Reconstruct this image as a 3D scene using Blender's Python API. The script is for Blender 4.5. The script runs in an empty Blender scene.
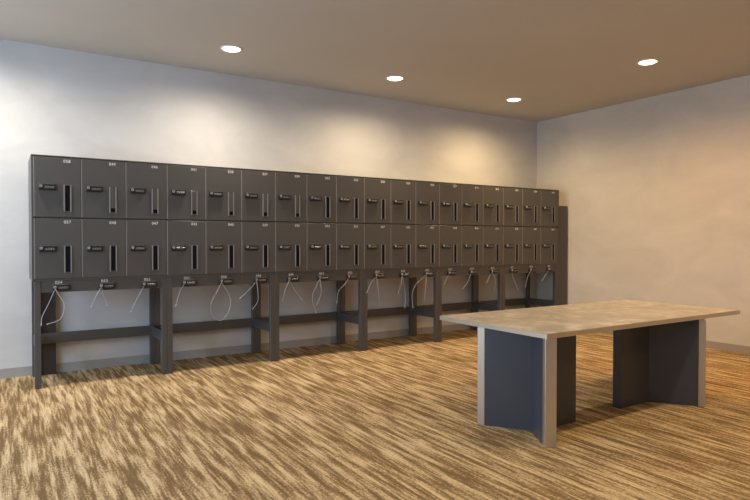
import bpy, bmesh, math
from mathutils import Vector, Matrix
S = bpy.context.scene
C = S.collection

# ------------------------------------------------------------------ camera
H = 1.3
cam_d = bpy.data.cameras.new('camera'); cam = bpy.data.objects.new('camera', cam_d); C.objects.link(cam)
cam_d.sensor_width = 36; cam_d.lens = 588.0 / 750.0 * 36.0
cam.location = (0, 0, H)
az = math.radians(57.6)
cam.rotation_euler = (math.radians(90) - math.atan(9 / 588.0), 0, az - math.pi / 2)
cam_d.clip_start = 0.05
S.camera = cam

# ------------------------------------------------------------------ light and exposure
S.view_settings.view_transform = 'Standard'
S.view_settings.look = 'None'
S.view_settings.gamma = 1
S.view_settings.use_curve_mapping = False
S.view_settings.exposure = 0.0
w = bpy.data.worlds.new('world'); S.world = w; w.use_nodes = True
bg = w.node_tree.nodes['Background']
bg.inputs[0].default_value = (0.45, 0.62, 1.0, 1); bg.inputs[1].default_value = 1.0

ROOM = dict(x0=-3.0, x1=7.24, y0=-2.6, y1=6.58, z=3.20)
# (x, y, watts, colour): the lamps run cooler and whiter by the window, warmer towards the far wall
NEUTRAL, SOFT, WARM, AMBER, DEEP = (1.0, 0.93, 0.80), (1.0, 0.87, 0.69), (1.0, 0.78, 0.50), (1.0, 0.72, 0.38), (1.0, 0.57, 0.21)
GOLD = (1.0, 0.82, 0.50)
LAMPS = [(-0.16, 5.69, 205, NEUTRAL), (1.93, 5.69, 205, SOFT), (3.89, 5.69, 190, WARM), (5.82, 5.69, 215, AMBER),
         (5.80, 3.74, 200, DEEP), (5.80, 1.79, 140, DEEP), (5.80, -0.16, 140, DEEP),
         (3.87, -0.16, 85, GOLD), (1.93, -0.16, 45, GOLD), (-0.16, 1.79, 75, GOLD), (1.93, 1.79, 95, GOLD), (3.87, 1.79, 115, GOLD), (-2.0, 5.69, 205, NEUTRAL)]  # GOLD lamps are unseen, mostly added to brighten the near floor
def area(name, loc, rot, sx, sy, power, col):
    d = bpy.data.lights.new(name, 'AREA'); d.shape = 'RECTANGLE'; d.size = sx; d.size_y = sy
    d.energy = power; d.color = col
    o = bpy.data.objects.new(name, d); o.location = loc; o.rotation_euler = rot; C.objects.link(o); return o
# daylight coming in through the window of the left wall (outside the photograph)
area('window_daylight', (-3.12, 3.2, 1.65), (0, math.radians(-90), 0), 2.2, 4.8, 305.0, (0.54, 0.74, 1.0))

# ------------------------------------------------------------------ materials
def N(m, t, **k):
    n = m.node_tree.nodes.new(t)
    for a, b in k.items(): setattr(n, a, b)
    return n
def L(m, a, b): m.node_tree.links.new(a, b)
def mat(name, col, rough=0.5, metal=0.0, spec=0.5):
    m = bpy.data.materials.new(name); m.use_nodes = True
    b = m.node_tree.nodes['Principled BSDF']
    b.inputs['Base Color'].default_value = (*col, 1); b.inputs['Roughness'].default_value = rough
    b.inputs['Metallic'].default_value = metal; b.inputs['Specular IOR Level'].default_value = spec
    return m
def bsdf(m): return m.node_tree.nodes['Principled BSDF']
def coords(m, scale=(1, 1, 1), kind='Object'):
    tc = N(m, 'ShaderNodeTexCoord'); mp = N(m, 'ShaderNodeMapping'); mp.inputs['Scale'].default_value = scale
    L(m, tc.outputs[kind], mp.inputs['Vector']); return mp.outputs['Vector']
def noise(m, vec, scale, detail=4, rough=0.5, dist=0.0):
    n = N(m, 'ShaderNodeTexNoise'); n.inputs['Scale'].default_value = scale; n.inputs['Detail'].default_value = detail
    n.inputs['Roughness'].default_value = rough; n.inputs['Distortion'].default_value = dist
    if vec is not None: L(m, vec, n.inputs['Vector'])
    return n.outputs['Fac']
def ramp(m, fac, stops):
    r = N(m, 'ShaderNodeValToRGB')
    e = r.color_ramp.elements
    while len(e) < len(stops): e.new(0.5)
    for i, (p, c) in enumerate(stops):
        e[i].position = p; e[i].color = (*c, 1)
    L(m, fac, r.inputs['Fac']); return r.outputs['Color']
def bump(m, h, strength, dist=0.01):
    b = N(m, 'ShaderNodeBump'); b.inputs['Strength'].default_value = strength; b.inputs['Distance'].default_value = dist
    L(m, h, b.inputs['Height']); L(m, b.outputs['Normal'], bsdf(m).inputs['Normal'])
def mathn(m, op, a, b=None):
    n = N(m, 'ShaderNodeMath', operation=op)
    for i, v in enumerate((a, b)):
        if v is None: continue
        if isinstance(v, (int, float)): n.inputs[i].default_value = v
        else: L(m, v, n.inputs[i])
    return n.outputs[0]

def plaster(name, a, b):
    m = mat(name, a, 0.75)
    v = coords(m, (0.7, 0.7, 1.3))
    f = noise(m, v, 1.6, 6, 0.6, 0.6)
    L(m, ramp(m, f, [(0.3, a), (0.7, b)]), bsdf(m).inputs['Base Color'])
    bump(m, noise(m, coords(m), 60, 5, 0.7), 0.08, 0.004)
    return m
M_wall = plaster('wall_plaster', (0.50, 0.485, 0.475), (0.60, 0.585, 0.57))
M_wall_warmlit = plaster('warm_lit_wall_plaster', (0.50, 0.45, 0.375), (0.60, 0.545, 0.46))  # same plaster tinted tan, warm lamp light put into its colour
M_ceil = plaster('ceiling_paint', (0.52, 0.485, 0.425), (0.54, 0.505, 0.445))
M_base_warmlit = mat('warm_lit_baseboard_paint', (0.32, 0.265, 0.20), 0.55)  # baseboard paint with the warm lamp light put into its colour
M_base = mat('baseboard_paint', (0.33, 0.31, 0.29), 0.55)

def carpet():
    m = mat('streaked_carpet', (0.4, 0.28, 0.16), 0.95, spec=0.1)
    tc = N(m, 'ShaderNodeTexCoord'); sp = N(m, 'ShaderNodeSeparateXYZ'); L(m, tc.outputs['Object'], sp.inputs[0])
    x, y = sp.outputs[0], sp.outputs[1]
    # carpet planks: 0.25 m wide, 1 m long, each shifting the streaks a little
    ix = mathn(m, 'FLOOR', mathn(m, 'DIVIDE', x, 0.5)); 
    yo = mathn(m, 'ADD', y, mathn(m, 'MULTIPLY', ix, 0.37))
    iy = mathn(m, 'FLOOR', mathn(m, 'DIVIDE', yo, 1.0))
    cb = N(m, 'ShaderNodeCombineXYZ'); L(m, ix, cb.inputs[0]); L(m, iy, cb.inputs[1])
    wn = N(m, 'ShaderNodeTexWhiteNoise', noise_dimensions='3D'); L(m, cb.outputs[0], wn.inputs['Vector'])
    off = mathn(m, 'MULTIPLY', wn.outputs['Value'], 0.22)
    def streak(sx, sy, det, rough, dist, seed):
        c = N(m, 'ShaderNodeCombineXYZ')
        L(m, mathn(m, 'MULTIPLY', x, sx), c.inputs[0])
        L(m, mathn(m, 'MULTIPLY', y, sy), c.inputs[1])
        L(m, mathn(m, 'ADD', off, seed), c.inputs[2])
        return noise(m, c.outputs[0], 1.0, det, rough, dist)
    s1 = streak(25, 1.9, 2, 0.5, 0.0, 0.0)
    s2 = streak(66, 4.2, 2, 0.55, 0.0, 3.0)
    s3 = streak(7, 0.8, 2, 0.5, 0.0, 9.0)
    g = noise(m, coords(m, (1.0, 0.45, 1.0)), 95, 3, 0.75)
    f = mathn(m, 'ADD', mathn(m, 'MULTIPLY', s1, 0.56), mathn(m, 'MULTIPLY', s2, 0.42))
    f = mathn(m, 'ADD', f, mathn(m, 'MULTIPLY', s3, 0.14))
    f = mathn(m, 'ADD', f, mathn(m, 'MULTIPLY', g, 0.46))
    col = ramp(m, f, [(0.0, (0.125, 0.073, 0.030)), (0.70, (0.168, 0.104, 0.048)), (0.77, (0.25, 0.163, 0.082)),
                      (0.82, (0.40, 0.283, 0.155)), (0.92, (0.57, 0.43, 0.26))])
    L(m, col, bsdf(m).inputs['Base Color'])
    h = mathn(m, 'ADD', mathn(m, 'MULTIPLY', f, 1.0), mathn(m, 'MULTIPLY', g, 0.6))
    bump(m, h, 0.5, 0.012)
    return m
M_carpet = carpet()

def metal_paint(name, col, rough=0.38):
    m = mat(name, col, rough, 0.0, 0.5)
    bump(m, noise(m, coords(m), 260, 2, 0.5), 0.05, 0.001)
    return m
M_cab = metal_paint('locker_grey_paint', (0.070, 0.066, 0.064))
M_door = metal_paint('locker_door_paint', (0.078, 0.073, 0.070), 0.34)
M_edge_glint = mat('door_edge_highlight', (0.34, 0.315, 0.29), 0.35, 0.3)  # pale colour stands in for light catching the door edge
M_steel = mat('brushed_steel', (0.50, 0.48, 0.46), 0.32, 0.85)
M_black = mat('black_plastic', (0.010, 0.010, 0.013), 0.3)
M_slot = mat('dark_recess', (0.004, 0.004, 0.007), 0.6, spec=0.15)
M_strip = mat('slot_edge_strip', (0.24, 0.225, 0.21), 0.4, 0.3)
M_dial = mat('grey_dial_plaque', (0.035, 0.035, 0.04), 0.35)
M_wheel = mat("number_wheels", (0.12, 0.115, 0.11), 0.45)
M_chrome = mat('satin_chrome', (0.75, 0.74, 0.72), 0.25, 0.9)
M_num = mat('number_print', (0.68, 0.66, 0.64), 0.6)
M_cable = mat('cable_sheath', (0.36, 0.37, 0.40), 0.4)
M_trimwhite = mat('lamp_trim_white', (0.75, 0.72, 0.68), 0.5)
M_brown = metal_paint('dark_brown_panel', (0.035, 0.026, 0.022), 0.5)

def laminate():
    m = mat('navy_grey_laminate', (0.048, 0.051, 0.064), 0.33)
    bump(m, noise(m, coords(m), 300, 2, 0.5), 0.03, 0.001)
    return m
M_lam = laminate()
def brushed(name, col, rough):
    m = mat(name, col, rough, 0.9)
    f = noise(m, coords(m, (60, 60, 1.5)), 6, 3, 0.6)
    L(m, ramp(m, f, [(0.3, tuple(c * 0.88 for c in col)), (0.7, col)]), bsdf(m).inputs['Base Color'])
    return m
M_alu = brushed('brushed_aluminium', (0.64, 0.57, 0.48), 0.40)
def stone():
    m = mat('mottled_stone_laminate', (0.4, 0.36, 0.31), 0.30)
    v = coords(m)
    a = noise(m, v, 3.2, 8, 0.68, 1.6); b = noise(m, v, 14, 6, 0.7, 0.5)
    f = mathn(m, 'ADD', mathn(m, 'MULTIPLY', a, 0.7), mathn(m, 'MULTIPLY', b, 0.3))
    L(m, ramp(m, f, [(0.36, (0.26, 0.215, 0.17)), (0.5, (0.40, 0.345, 0.285)), (0.60, (0.56, 0.50, 0.43))]), bsdf(m).inputs['Base Color'])
    return m
M_stone = stone()
def emis(name, col, s):
    m = mat(name, (1, 1, 1), 0.5)
    bsdf(m).inputs['Emission Color'].default_value = (*col, 1); bsdf(m).inputs['Emission Strength'].default_value = s
    return m
M_lens = emis('lit_lens', (1.0, 0.86, 0.66), 5.0)
def glass():
    m = bpy.data.materials.new('window_glass'); m.use_nodes = True; nt = m.node_tree; nt.nodes.clear()
    o = N(m, 'ShaderNodeOutputMaterial'); mx = N(m, 'ShaderNodeMixShader'); t = N(m, 'ShaderNodeBsdfTransparent'); g = N(m, 'ShaderNodeBsdfGlossy')
    g.inputs['Roughness'].default_value = 0.02; mx.inputs[0].default_value = 0.07
    L(m, t.outputs[0], mx.inputs[1]); L(m, g.outputs[0], mx.inputs[2]); L(m, mx.outputs[0], o.inputs[0]); return m
M_glass = glass()

# ------------------------------------------------------------------ mesh helpers
def bx(bm, x0, x1, y0, y1, z0, z1, mi=0, bev=0.0, seg=1):
    r = bmesh.ops.create_cube(bm, size=1.0)
    vs = r['verts']
    bmesh.ops.scale(bm, vec=(abs(x1 - x0), abs(y1 - y0), abs(z1 - z0)), verts=vs)
    bmesh.ops.translate(bm, vec=((x0 + x1) / 2, (y0 + y1) / 2, (z0 + z1) / 2), verts=vs)
    fs = {f for v in vs for f in v.link_faces}
    for f in fs: f.material_index = mi
    if bev > 0:
        es = list({e for v in vs for e in v.link_edges})
        g = bmesh.ops.bevel(bm, geom=es, offset=bev, segments=seg, affect='EDGES', profile=0.5)
        for f in g['faces']: f.material_index = mi
def cyl(bm, c, r, h, axis='Y', mi=0, n=16, r2=None):
    rot = {'Y': Matrix.Rotation(math.pi / 2, 4, 'X'), 'Z': Matrix.Identity(4), 'X': Matrix.Rotation(math.pi / 2, 4, 'Y')}[axis]
    g = bmesh.ops.create_cone(bm, cap_ends=True, segments=n, radius1=r, radius2=r if r2 is None else r2, depth=h, matrix=Matrix.Translation(c) @ rot)
    for f in {f for v in g['verts'] for f in v.link_faces}: f.material_index = mi
def mesh_of(name, bm, mats, smooth=False):
    me = bpy.data.meshes.new(name); bm.normal_update(); bm.to_mesh(me); bm.free()
    for m in mats: me.materials.append(m)
    if smooth:
        for p in me.polygons: p.use_smooth = True
    return me
def link(name, me, parent=None, loc=(0, 0, 0), rot=(0, 0, 0)):
    o = bpy.data.objects.new(name, me); C.objects.link(o)
    if parent is not None: o.parent = parent
    o.location = loc; o.rotation_euler = rot
    return o
def thing(name, label, cat, loc=(0, 0, 0), group=None, rz=0):
    o = bpy.data.objects.new(name, None); C.objects.link(o); o.empty_display_size = 0.1
    o.location = loc; o.rotation_euler = (0, 0, rz); o['label'] = label; o['category'] = cat
    if group: o['group'] = group
    return o
def struct(name, bm, mats, parent=None):
    o = link(name, mesh_of(name, bm, mats), parent); 
    if parent is None: o['kind'] = 'structure'
    return o
def simple(name, mats, *boxes, bev=0.0, parent=None, loc=(0, 0, 0)):
    bm = bmesh.new()
    for b in boxes: bx(bm, *b, bev=bev)
    return link(name, mesh_of(name, bm, mats), parent, loc)

# ------------------------------------------------------------------ room shell
X0, X1, Y0, Y1, ZC = ROOM['x0'], ROOM['x1'], ROOM['y0'], ROOM['y1'], ROOM['z']
T = 0.15
def wallbox(name, m, *boxes):
    bm = bmesh.new()
    for b in boxes: bx(bm, *b)
    return struct(name, bm, [m])
wallbox('floor', M_carpet, (X0 - T, X1 + T, Y0 - T, Y1 + T, -0.12, 0))
wallbox('ceiling', M_ceil, (X0 - T, X1 + T, Y0 - T, Y1 + T, ZC, ZC + 0.12))
wallbox('wall_back', M_wall, (X0 - T, X1 + T, Y1, Y1 + T, 0, ZC))
wallbox('wall_right', M_wall_warmlit, (X1, X1 + T, Y0, Y1, 0, ZC))
wallbox('wall_front', M_wall, (X0 - T, X1 + T, Y0 - T, Y0, 0, ZC))
wy0, wy1, wz0, wz1 = 0.8, 5.6, 0.55, 2.75
wallbox('wall_left', M_wall, (X0 - T, X0, Y0, wy0, 0, ZC), (X0 - T, X0, wy1, Y1, 0, ZC), (X0 - T, X0, wy0, wy1, 0, wz0), (X0 - T, X0, wy0, wy1, wz1, ZC))
bm = bmesh.new()
for (a, b, c, d) in ((wy0, wy1, wz0, wz0 + .05), (wy0, wy1, wz1 - .05, wz1), (wy0, wy0 + .05, wz0, wz1), (wy1 - .05, wy1, wz0, wz1), (2.37, 2.41, wz0, wz1), (3.97, 4.01, wz0, wz1)):
    bx(bm, X0 - .09, X0 - .04, a, b, c, d)
win = struct('window_1', bm, [M_alu])
simple('pane', [M_glass], (X0 - .068, X0 - .062, wy0 + .05, wy1 - .05, wz0 + .05, wz1 - .05), parent=win)
BH = 0.09
for nm, b in (('baseboard_back', (X0, X1, Y1 - .012, Y1, 0, BH)), ('baseboard_right', (X1 - .012, X1, Y0, Y1 - .012, 0, BH)),
              ('baseboard_left', (X0, X0 + .012, Y0, Y1 - .012, 0, BH)), ('baseboard_front', (X0 + .012, X1 - .012, Y0, Y0 + .012, 0, BH))):
    bm = bmesh.new(); bx(bm, *b); struct(nm, bm, [M_base_warmlit if nm == 'baseboard_right' else M_base])

# ------------------------------------------------------------------ locker banks
W = 6.745 / 6; P = W / 3
FY = 0.0                     # door front plane in bank space; bank origin at (x, 5.92, 0)
Z0, Z1 = 0.945, 2.050        # cabinet box
DZ = ((0.968, 1.498), (1.512, 2.040))
# meshes shared by all banks
def door_mesh(h):
    bm = bmesh.new()
    bx(bm, 0.0065, P - 0.003, 0.0, 0.020, 0, h, 0, 0.0015)
    bx(bm, 0.0010, 0.0063, 0.0005, 0.020, 0.002, h - 0.002, 1)  # thin strip painting the highlight along the door's left edge
    return mesh_of('locker_door', bm, [M_door, M_edge_glint])
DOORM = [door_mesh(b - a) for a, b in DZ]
def lock_mesh():
    bm = bmesh.new()
    bx(bm, 0, 0.14, -0.022, 0, 0, 0.052, 0, 0.006, 2)
    cyl(bm, (0.020, -0.027, 0.034), 0.013, 0.014, 'Y', 2)
    cyl(bm, (0.020, -0.035, 0.034), 0.004, 0.004, 'Y', 0, 8)
    bx(bm, 0.046, 0.128, -0.027, -0.020, 0.012, 0.036, 1, 0.003)
    for k in range(4): bx(bm, 0.054 + k * 0.018, 0.066 + k * 0.018, -0.0290, -0.025, 0.016, 0.032, 3, 0.001)
    bx(bm, 0.002, 0.126, -0.020, -0.001, 0.052, 0.056, 3)
    return mesh_of('combination_lock', bm, [M_black, M_dial, M_chrome, M_wheel])
LOCKM = lock_mesh()
def slot_mesh():
    bm = bmesh.new(); w, h, t = 0.062, 0.24, 0.010
    bx(bm, 0, t, -0.008, 0, 0, h, 0, 0.001); bx(bm, w - t, w, -0.008, 0, 0, h, 0, 0.001)
    bx(bm, t, w - t, -0.003, 0, 0, 0.006, 2); bx(bm, t, w - t, -0.003, 0, h - 0.006, h, 2)
    bx(bm, t, w - t, -0.0015, 0, 0.006, h - 0.006, 1)
    return mesh_of('handle_slot', bm, [M_strip, M_slot, M_door])
SLOTM = slot_mesh()
bm = bmesh.new(); bx(bm, 0.0135, 0.0485, -0.006, -0.0012, 0.042, 0.232, 0, 0.001); SLOTPLATE = mesh_of('slot_grey_plate', bm, [M_door])
bm = bmesh.new()
bx(bm, 0, W, 0.022, 0.56, Z0, Z1 - 0.004, 0)
bx(bm, 0, W, 0.0, 0.56, Z1 - 0.004, Z1 + 0.006, 0, 0.001)
bx(bm, 0, W, 0.004, 0.03, Z0, Z0 + 0.021, 0, 0.001)
BODYM = mesh_of('cabinet_body', bm, [M_cab])
bm = bmesh.new(); bx(bm, 0.0515, W - 0.0515, 0.010, 0.035, 0.845, 0.9445, 0, 0.001); APRONM = mesh_of('apron', bm, [M_cab])
def leg_m(d0, d1):
    bm = bmesh.new(); bx(bm, 0, 0.049, d0, d1, 0.006, 0.9445, 0, 0.0015); bx(bm, 0.006, 0.043, d0 + .006, d1 - .006, 0, 0.006, 0)
    return mesh_of('leg', bm, [M_cab])
LEGF = leg_m(0.006, 0.056); LEGB = leg_m(0.545, 0.595)
bm = bmesh.new(); bx(bm, 0.0, W, 0.555, 0.585, 0.31, 0.41, 0, 0.001)
bm.free(); bm = bmesh.new(); bx(bm, 0.0505, W - 0.0505, 0.552, 0.582, 0.31, 0.41, 0, 0.001); BACKRAIL = mesh_of('back_rail', bm, [M_cab])
bm = bmesh.new(); bx(bm, 0.012, 0.037, 0.0565, 0.5445, 0.31, 0.41, 0, 0.001); SIDERAIL = mesh_of('side_rail', bm, [M_cab])
bm = bmesh.new(); bx(bm, 0.0, W, 0.561, 0.600, 0.91, 1.0, 0, 0.001); TOPRAIL = mesh_of('back_support_rail', bm, [M_cab])

def text_mesh(s, size, mat_):
    cu = bpy.data.curves.new('txt', 'FONT'); cu.body = s; cu.size = size; cu.align_x = 'CENTER'; cu.align_y = 'CENTER'
    cu.extrude = 0.0006; cu.offset = size * 0.012; cu.space_character = 1.1
    o = bpy.data.objects.new('txt', cu); C.objects.link(o)
    dg = bpy.context.evaluated_depsgraph_get(); dg.update()
    me = bpy.data.meshes.new_from_object(o.evaluated_get(dg)); me.name = 'number'
    bpy.data.objects.remove(o); bpy.data.curves.remove(cu)
    me.materials.clear(); me.materials.append(mat_)
    me.transform(Matrix.Rotation(math.pi / 2, 4, 'X'))
    return me
CABLES = {0: [[(0.0, -0.009), (-0.044, -0.13), (-0.098, -0.25), (-0.106, -0.311)], [(0.012, -0.018), (0.066, -0.137), (0.065, -0.217), (0.033, -0.286), (-0.045, -0.316)]], 1: [[(0.0, -0.018), (0.025, -0.093), (0.049, -0.178)], [(-0.009, -0.027), (-0.051, -0.099), (-0.076, -0.17)]], 2: [[(0.0, -0.019), (-0.054, -0.121), (-0.117, -0.249)]], 3: [[(0.0, 0.0), (-0.039, -0.087), (-0.078, -0.213)]], 4: [[(0.0, -0.015), (0.031, -0.057), (0.093, -0.173), (0.078, -0.316), (-0.012, -0.403), (-0.094, -0.336), (-0.104, -0.224), (-0.052, -0.115), (-0.01, -0.035)]], 5: [[(-0.011, -0.01), (-0.066, -0.092), (-0.164, -0.171)], [(-0.011, -0.01), (0.005, -0.116), (0.005, -0.222), (-0.034, -0.293)]], 6: [[(0.0, -0.011), (0.059, -0.112), (0.143, -0.226)], [(-0.012, -0.021), (-0.059, -0.118), (-0.071, -0.215)]], 7: [[(0.0, -0.022), (-0.075, -0.165), (-0.088, -0.254), (-0.051, -0.379)], [(0.0, -0.022), (0.0, -0.169), (-0.026, -0.28)]], 8: [[(-0.013, -0.023), (-0.04, -0.08), (-0.132, -0.168), (-0.158, -0.281)]], 9: [[(-0.014, -0.023), (-0.056, -0.082), (-0.126, -0.186)], [(-0.028, -0.035), (0.014, -0.18), (0.043, -0.337)]], 10: [[(0.0, -0.025), (0.045, -0.161), (0.06, -0.285), (0.045, -0.395)], [(0.0, -0.025), (-0.03, -0.109), (-0.045, -0.206)]], 11: [[(0.0, -0.025), (-0.156, -0.133), (-0.211, -0.255), (-0.207, -0.404)], [(-0.016, -0.025), (-0.031, -0.15), (-0.023, -0.314)]], 12: [[(0.0, -0.026), (-0.033, -0.077), (-0.083, -0.14)]], 13: [[(0.0, -0.027), (-0.052, -0.131), (-0.139, -0.207)]], 14: [[(0.0, -0.02), (-0.037, -0.074), (-0.091, -0.14)], [(0.019, -0.035), (0.038, -0.131), (0.047, -0.24)]], 15: [[(0.0, -0.028), (0.04, -0.113), (0.119, -0.257)]], 16: [[(0.0, -0.029), (-0.06, -0.127), (-0.1, -0.225)]], 17: [[(0.0, -0.022), (-0.042, -0.079), (-0.126, -0.15)]]}
def catmull(pts, n=6):
    if len(pts) < 3: return [tuple(p) for p in pts]
    q = [Vector(p) for p in pts]; q = [q[0] * 2 - q[1]] + q + [q[-1] * 2 - q[-2]]
    out = []
    for i in range(1, len(q) - 2):
        for k in range(n):
            t = k / n; a, b, c, d = q[i - 1], q[i], q[i + 1], q[i + 2]
            out.append(0.5 * ((2 * b) + (c - a) * t + (2 * a - 5 * b + 4 * c - d) * t * t + (-a + 3 * b - 3 * c + d) * t ** 3))
    out.append(q[-2]); return out
def tube(bm, pts, r, n=6, mi=0):
    pts = [Vector(p) for p in pts]; rings = []
    for i, p in enumerate(pts):
        t = (pts[min(i + 1, len(pts) - 1)] - pts[max(i - 1, 0)]).normalized()
        u = t.cross(Vector((0, 1, 0))); u = u.normalized() if u.length > 1e-4 else Vector((1, 0, 0)); v = t.cross(u)
        rings.append([bm.verts.new(p + (u * math.cos(a) + v * math.sin(a)) * r) for a in [2 * math.pi * k / n for k in range(n)]])
    for a, b in zip(rings, rings[1:]):
        for k in range(n):
            f = bm.faces.new((a[k], a[(k + 1) % n], b[(k + 1) % n], b[k])); f.smooth = True; f.material_index = mi
    bm.faces.new(rings[0][::-1]).material_index = mi; bm.faces.new(rings[-1]).material_index = mi
def cable_mesh(paths):
    bm = bmesh.new()
    for j, p in enumerate(paths):
        n = len(p)
        pts = [(x, -0.012 + 0.03 * math.sin(math.pi * i / max(n - 1, 1)) * (-1 if j else 0.4), z) for i, (x, z) in enumerate(p)]
        pts[0] = (0.002, -0.012, -0.012)
        cat = catmull(pts)
        tube(bm, cat, 0.0026)
        e = cat[-1]; d = (Vector(cat[-1]) - Vector(cat[-2])).normalized()
        tube(bm, [Vector(e), Vector(e) + d * 0.022], 0.0042)       # crimped end sleeve
    return mesh_of('cable', bm, [M_cable])

TOP = ['058', '049', '046', '041', '038', '037', '034', '032', '030', '026', '024', '020', '017', '014', '012', '009', '006', '003']
BOT = ['057', '048', '047', '042', '040', '039', '036', '033', '031', '027', '025', '021', '018', '016', '013', '010', '007', '004']
APR = ['054', '053', '052', '051', '050', '045', '044', '043', '035', '029', '028', '023', '022', '019', '015', '011', '008', '005']
LABELS = ['bank of six dark grey lockers at the far left end of the long row',
          'second bank of six dark lockers from the left, one large cable loop below',
          'third dark locker bank from the left, just left of the middle of the row',
          'fourth dark locker bank from the left, just left of the near table corner in view',
          'fifth dark locker bank from the left, its open stand partly hidden by the table tip',
          'last dark locker bank at the right end, beside the corner and the filler panel']
for u in range(6):
    b = thing('locker_bank', LABELS[u], 'lockers', (0.235 + u * W, 5.92, 0), 'locker banks standing in a row along the long wall')
    link('cabinet_body', BODYM, b)
    for c in range(3):
        k = u * 3 + c
        for r in range(2):
            z = DZ[r][0]
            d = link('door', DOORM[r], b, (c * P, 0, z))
            link('combination_lock', LOCKM, d, (0.036, 0, 0.236))
            s = link('handle_slot', SLOTM, d, (0.234, 0, 0.050))
            if r == 1 and 0 < k < 7: 
                sc = SLOTPLATE
                # grey plate over the upper part of the slot, black left below
                link('slot_grey_plate', sc, d, (0.234, 0, 0.050))
            link('number', text_mesh((BOT if r == 0 else TOP)[k], 0.036, M_num), d, (0.262, -0.0003, DZ[r][1] - z - 0.030))
        l = link('cable_lock', LOCKM, b, (c * P + 0.138, 0.010, 0.858))
        link('number', text_mesh(APR[k], 0.036, M_num), l, (0.052, -0.0003, 0.073))
        link('cable', cable_mesh(CABLES[k]), l, (0.020, -0.010, 0.030))
    link('apron', APRONM, b)
    for x in (0.001, W - 0.050):
        link('leg', LEGF, b, (x, 0, 0)); link('leg', LEGB, b, (x, 0, 0)); link('side_rail', SIDERAIL, b, (x, 0, 0))
    link('back_rail', BACKRAIL, b); link('back_support_rail', TOPRAIL, b)
    if u == 0:
        simple('end_panel', [M_cab], (-0.016, -0.0005, 0.0, 0.60, 0.945, 2.056), bev=0.001, parent=b)
        simple('back_corner_panel', [M_brown], (0.051, 0.205, 0.600, 0.625, 0.0, 0.94), parent=b)
    if u == 5:
        simple('end_panel', [M_cab], (W + 0.0005, W + 0.014, 0.0, 0.60, 0.945, 2.056), bev=0.001, parent=b)

fp = thing('filler_panel', 'narrow tall brown-grey filler panel between last locker bank and corner wall', 'panel', (7.00, 5.945, 0))
simple('face_panel', [M_cab], (0, 0.208, 0.0, 0.02, 0, 1.825), bev=0.001, parent=fp)
simple('side_return', [M_cab], (0.005, 0.023, 0.0205, 0.06, 0, 1.82), parent=fp)

# ------------------------------------------------------------------ table
tb = thing('table', 'long meeting-height table with mottled stone-look top on two Y-shaped dark blue bases', 'table', (4.0, 3.0, 0))
tx, ty = -4.0, -3.0
def slab(x0, x1, y0, y1, z0, z1, rad=0.012):
    bm = bmesh.new(); bx(bm, x0, x1, y0, y1, z0, z1)
    es = [e for e in bm.edges if abs(e.verts[0].co.z - e.verts[1].co.z) > 1e-4]
    bmesh.ops.bevel(bm, geom=es, offset=rad, segments=4, affect='EDGES', profile=0.5)
    return bm
TX0, TX1, TY0, TY1 = 2.845, 5.19, 2.495, 3.56
bm = slab(TX0 + tx, TX1 + tx, TY0 + ty, TY1 + ty, 0.692, 0.7215)
o = link('edge_band', mesh_of('edge_band', bm, [M_alu]), tb)
bm = slab(TX0 + tx + .002, TX1 + tx - .002, TY0 + ty + .002, TY1 + ty - .002, 0.7217, 0.7240)
link('tabletop', mesh_of('tabletop', bm, [M_stone]), tb)
def board(bm, a, b, th, z0, z1, bev=0.0015, mi=0):
    a = Vector((a[0], a[1], 0)); b = Vector((b[0], b[1], 0)); d = b - a; ln = d.length; ang = math.atan2(d.y, d.x)
    b2 = bmesh.new(); bx(b2, 0, ln, -th / 2, th / 2, z0, z1, mi, bev)
    b2.transform(Matrix.Translation(a) @ Matrix.Rotation(ang, 4, 'Z'))
    me = bpy.data.meshes.new('t'); b2.to_mesh(me); b2.free(); bm.from_mesh(me); bpy.data.meshes.remove(me)
TH = 0.07
def base(ctr, tips, stub, label):
    bm = bmesh.new(); o_ = Vector((4.0, 3.0))
    c = Vector(ctr) - o_
    for t in tips:
        t = Vector(t) - o_; d = (t - c).normalized()
        board(bm, c, t - d * 0.052, TH, 0.0, 0.6915)
    s = Vector(stub) - o_
    board(bm, c, s, TH, 0.0, 0.6915)
    p = link('table_base', mesh_of('table_base', bm, [M_lam]), tb)
    for t in tips:
        t = Vector(t) - o_; d = (t - c).normalized()
        bm = bmesh.new(); board(bm, t - d * 0.0515, t, TH + 0.004, 0.0, 0.6915, 0.002)
        q = link('metal_end_post', mesh_of('metal_end_post', bm, [M_alu]), p); q['label'] = 'brushed metal end post'
    return p
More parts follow.
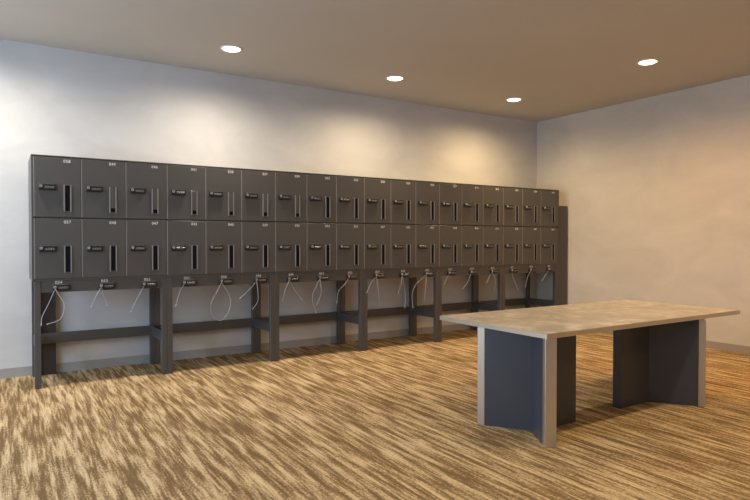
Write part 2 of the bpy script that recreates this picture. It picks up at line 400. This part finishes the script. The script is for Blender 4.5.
base((3.085, 2.815), ((2.905, 2.515), (2.865, 3.135)), (3.475, 2.815), 'l')
base((4.42, 2.845), ((4.670, 2.505), (4.670, 3.17)), (4.035, 2.845), 'r')

# ------------------------------------------------------------------ recessed ceiling lamps
def lathe(bm, prof, n=32, mi=0, smooth=True):
    rings = [[bm.verts.new((r * math.cos(2 * math.pi * k / n), r * math.sin(2 * math.pi * k / n), z)) for k in range(n)] for r, z in prof]
    for a, b in zip(rings, rings[1:]):
        for k in range(n):
            f = bm.faces.new((a[k], a[(k + 1) % n], b[(k + 1) % n], b[k])); f.smooth = smooth; f.material_index = mi
    return rings
bm = bmesh.new(); lathe(bm, [(0.088, 0), (0.110, 0), (0.108, -0.005), (0.092, -0.008), (0.088, -0.004), (0.088, 0)])
bmesh.ops.recalc_face_normals(bm, faces=bm.faces); RING = mesh_of('trim_ring', bm, [M_trimwhite])
bm = bmesh.new(); rg = lathe(bm, [(0.0875, -0.001), (0.084, -0.008), (0.070, -0.014), (0.04, -0.018), (0.012, -0.019)]); bm.faces.new(rg[-1]); bm.faces.new(rg[0][::-1])
bmesh.ops.recalc_face_normals(bm, faces=bm.faces); LENS = mesh_of('lens', bm, [M_lens])
LL = {1: 'round recessed ceiling lamp, leftmost of the three lit lamps above the lockers',
      2: 'round recessed ceiling lamp, middle of the three lit lamps above the lockers',
      3: 'small round recessed ceiling lamp nearest the room corner',
      4: 'round recessed ceiling lamp near the right wall, above the table'}
for i, (x, y, watts, tint) in enumerate(LAMPS):
    t = thing('recessed_ceiling_lamp', LL.get(i, 'unseen round recessed ceiling lamp assumed beyond the visible part of the ceiling'), 'ceiling lamp', (x, y, ZC), 'recessed lamps in the ceiling')
    link('trim_ring', RING, t); link('lens', LENS, t)
    sp = bpy.data.lights.new('lamp_beam', 'SPOT'); sp.energy = watts; sp.color = tint; sp.spot_size = math.radians(170); sp.spot_blend = 1.0; sp.shadow_soft_size = 0.06
    lo = bpy.data.objects.new('lamp_beam', sp); C.objects.link(lo); lo.parent = t; lo.location = (0, 0, -0.03)
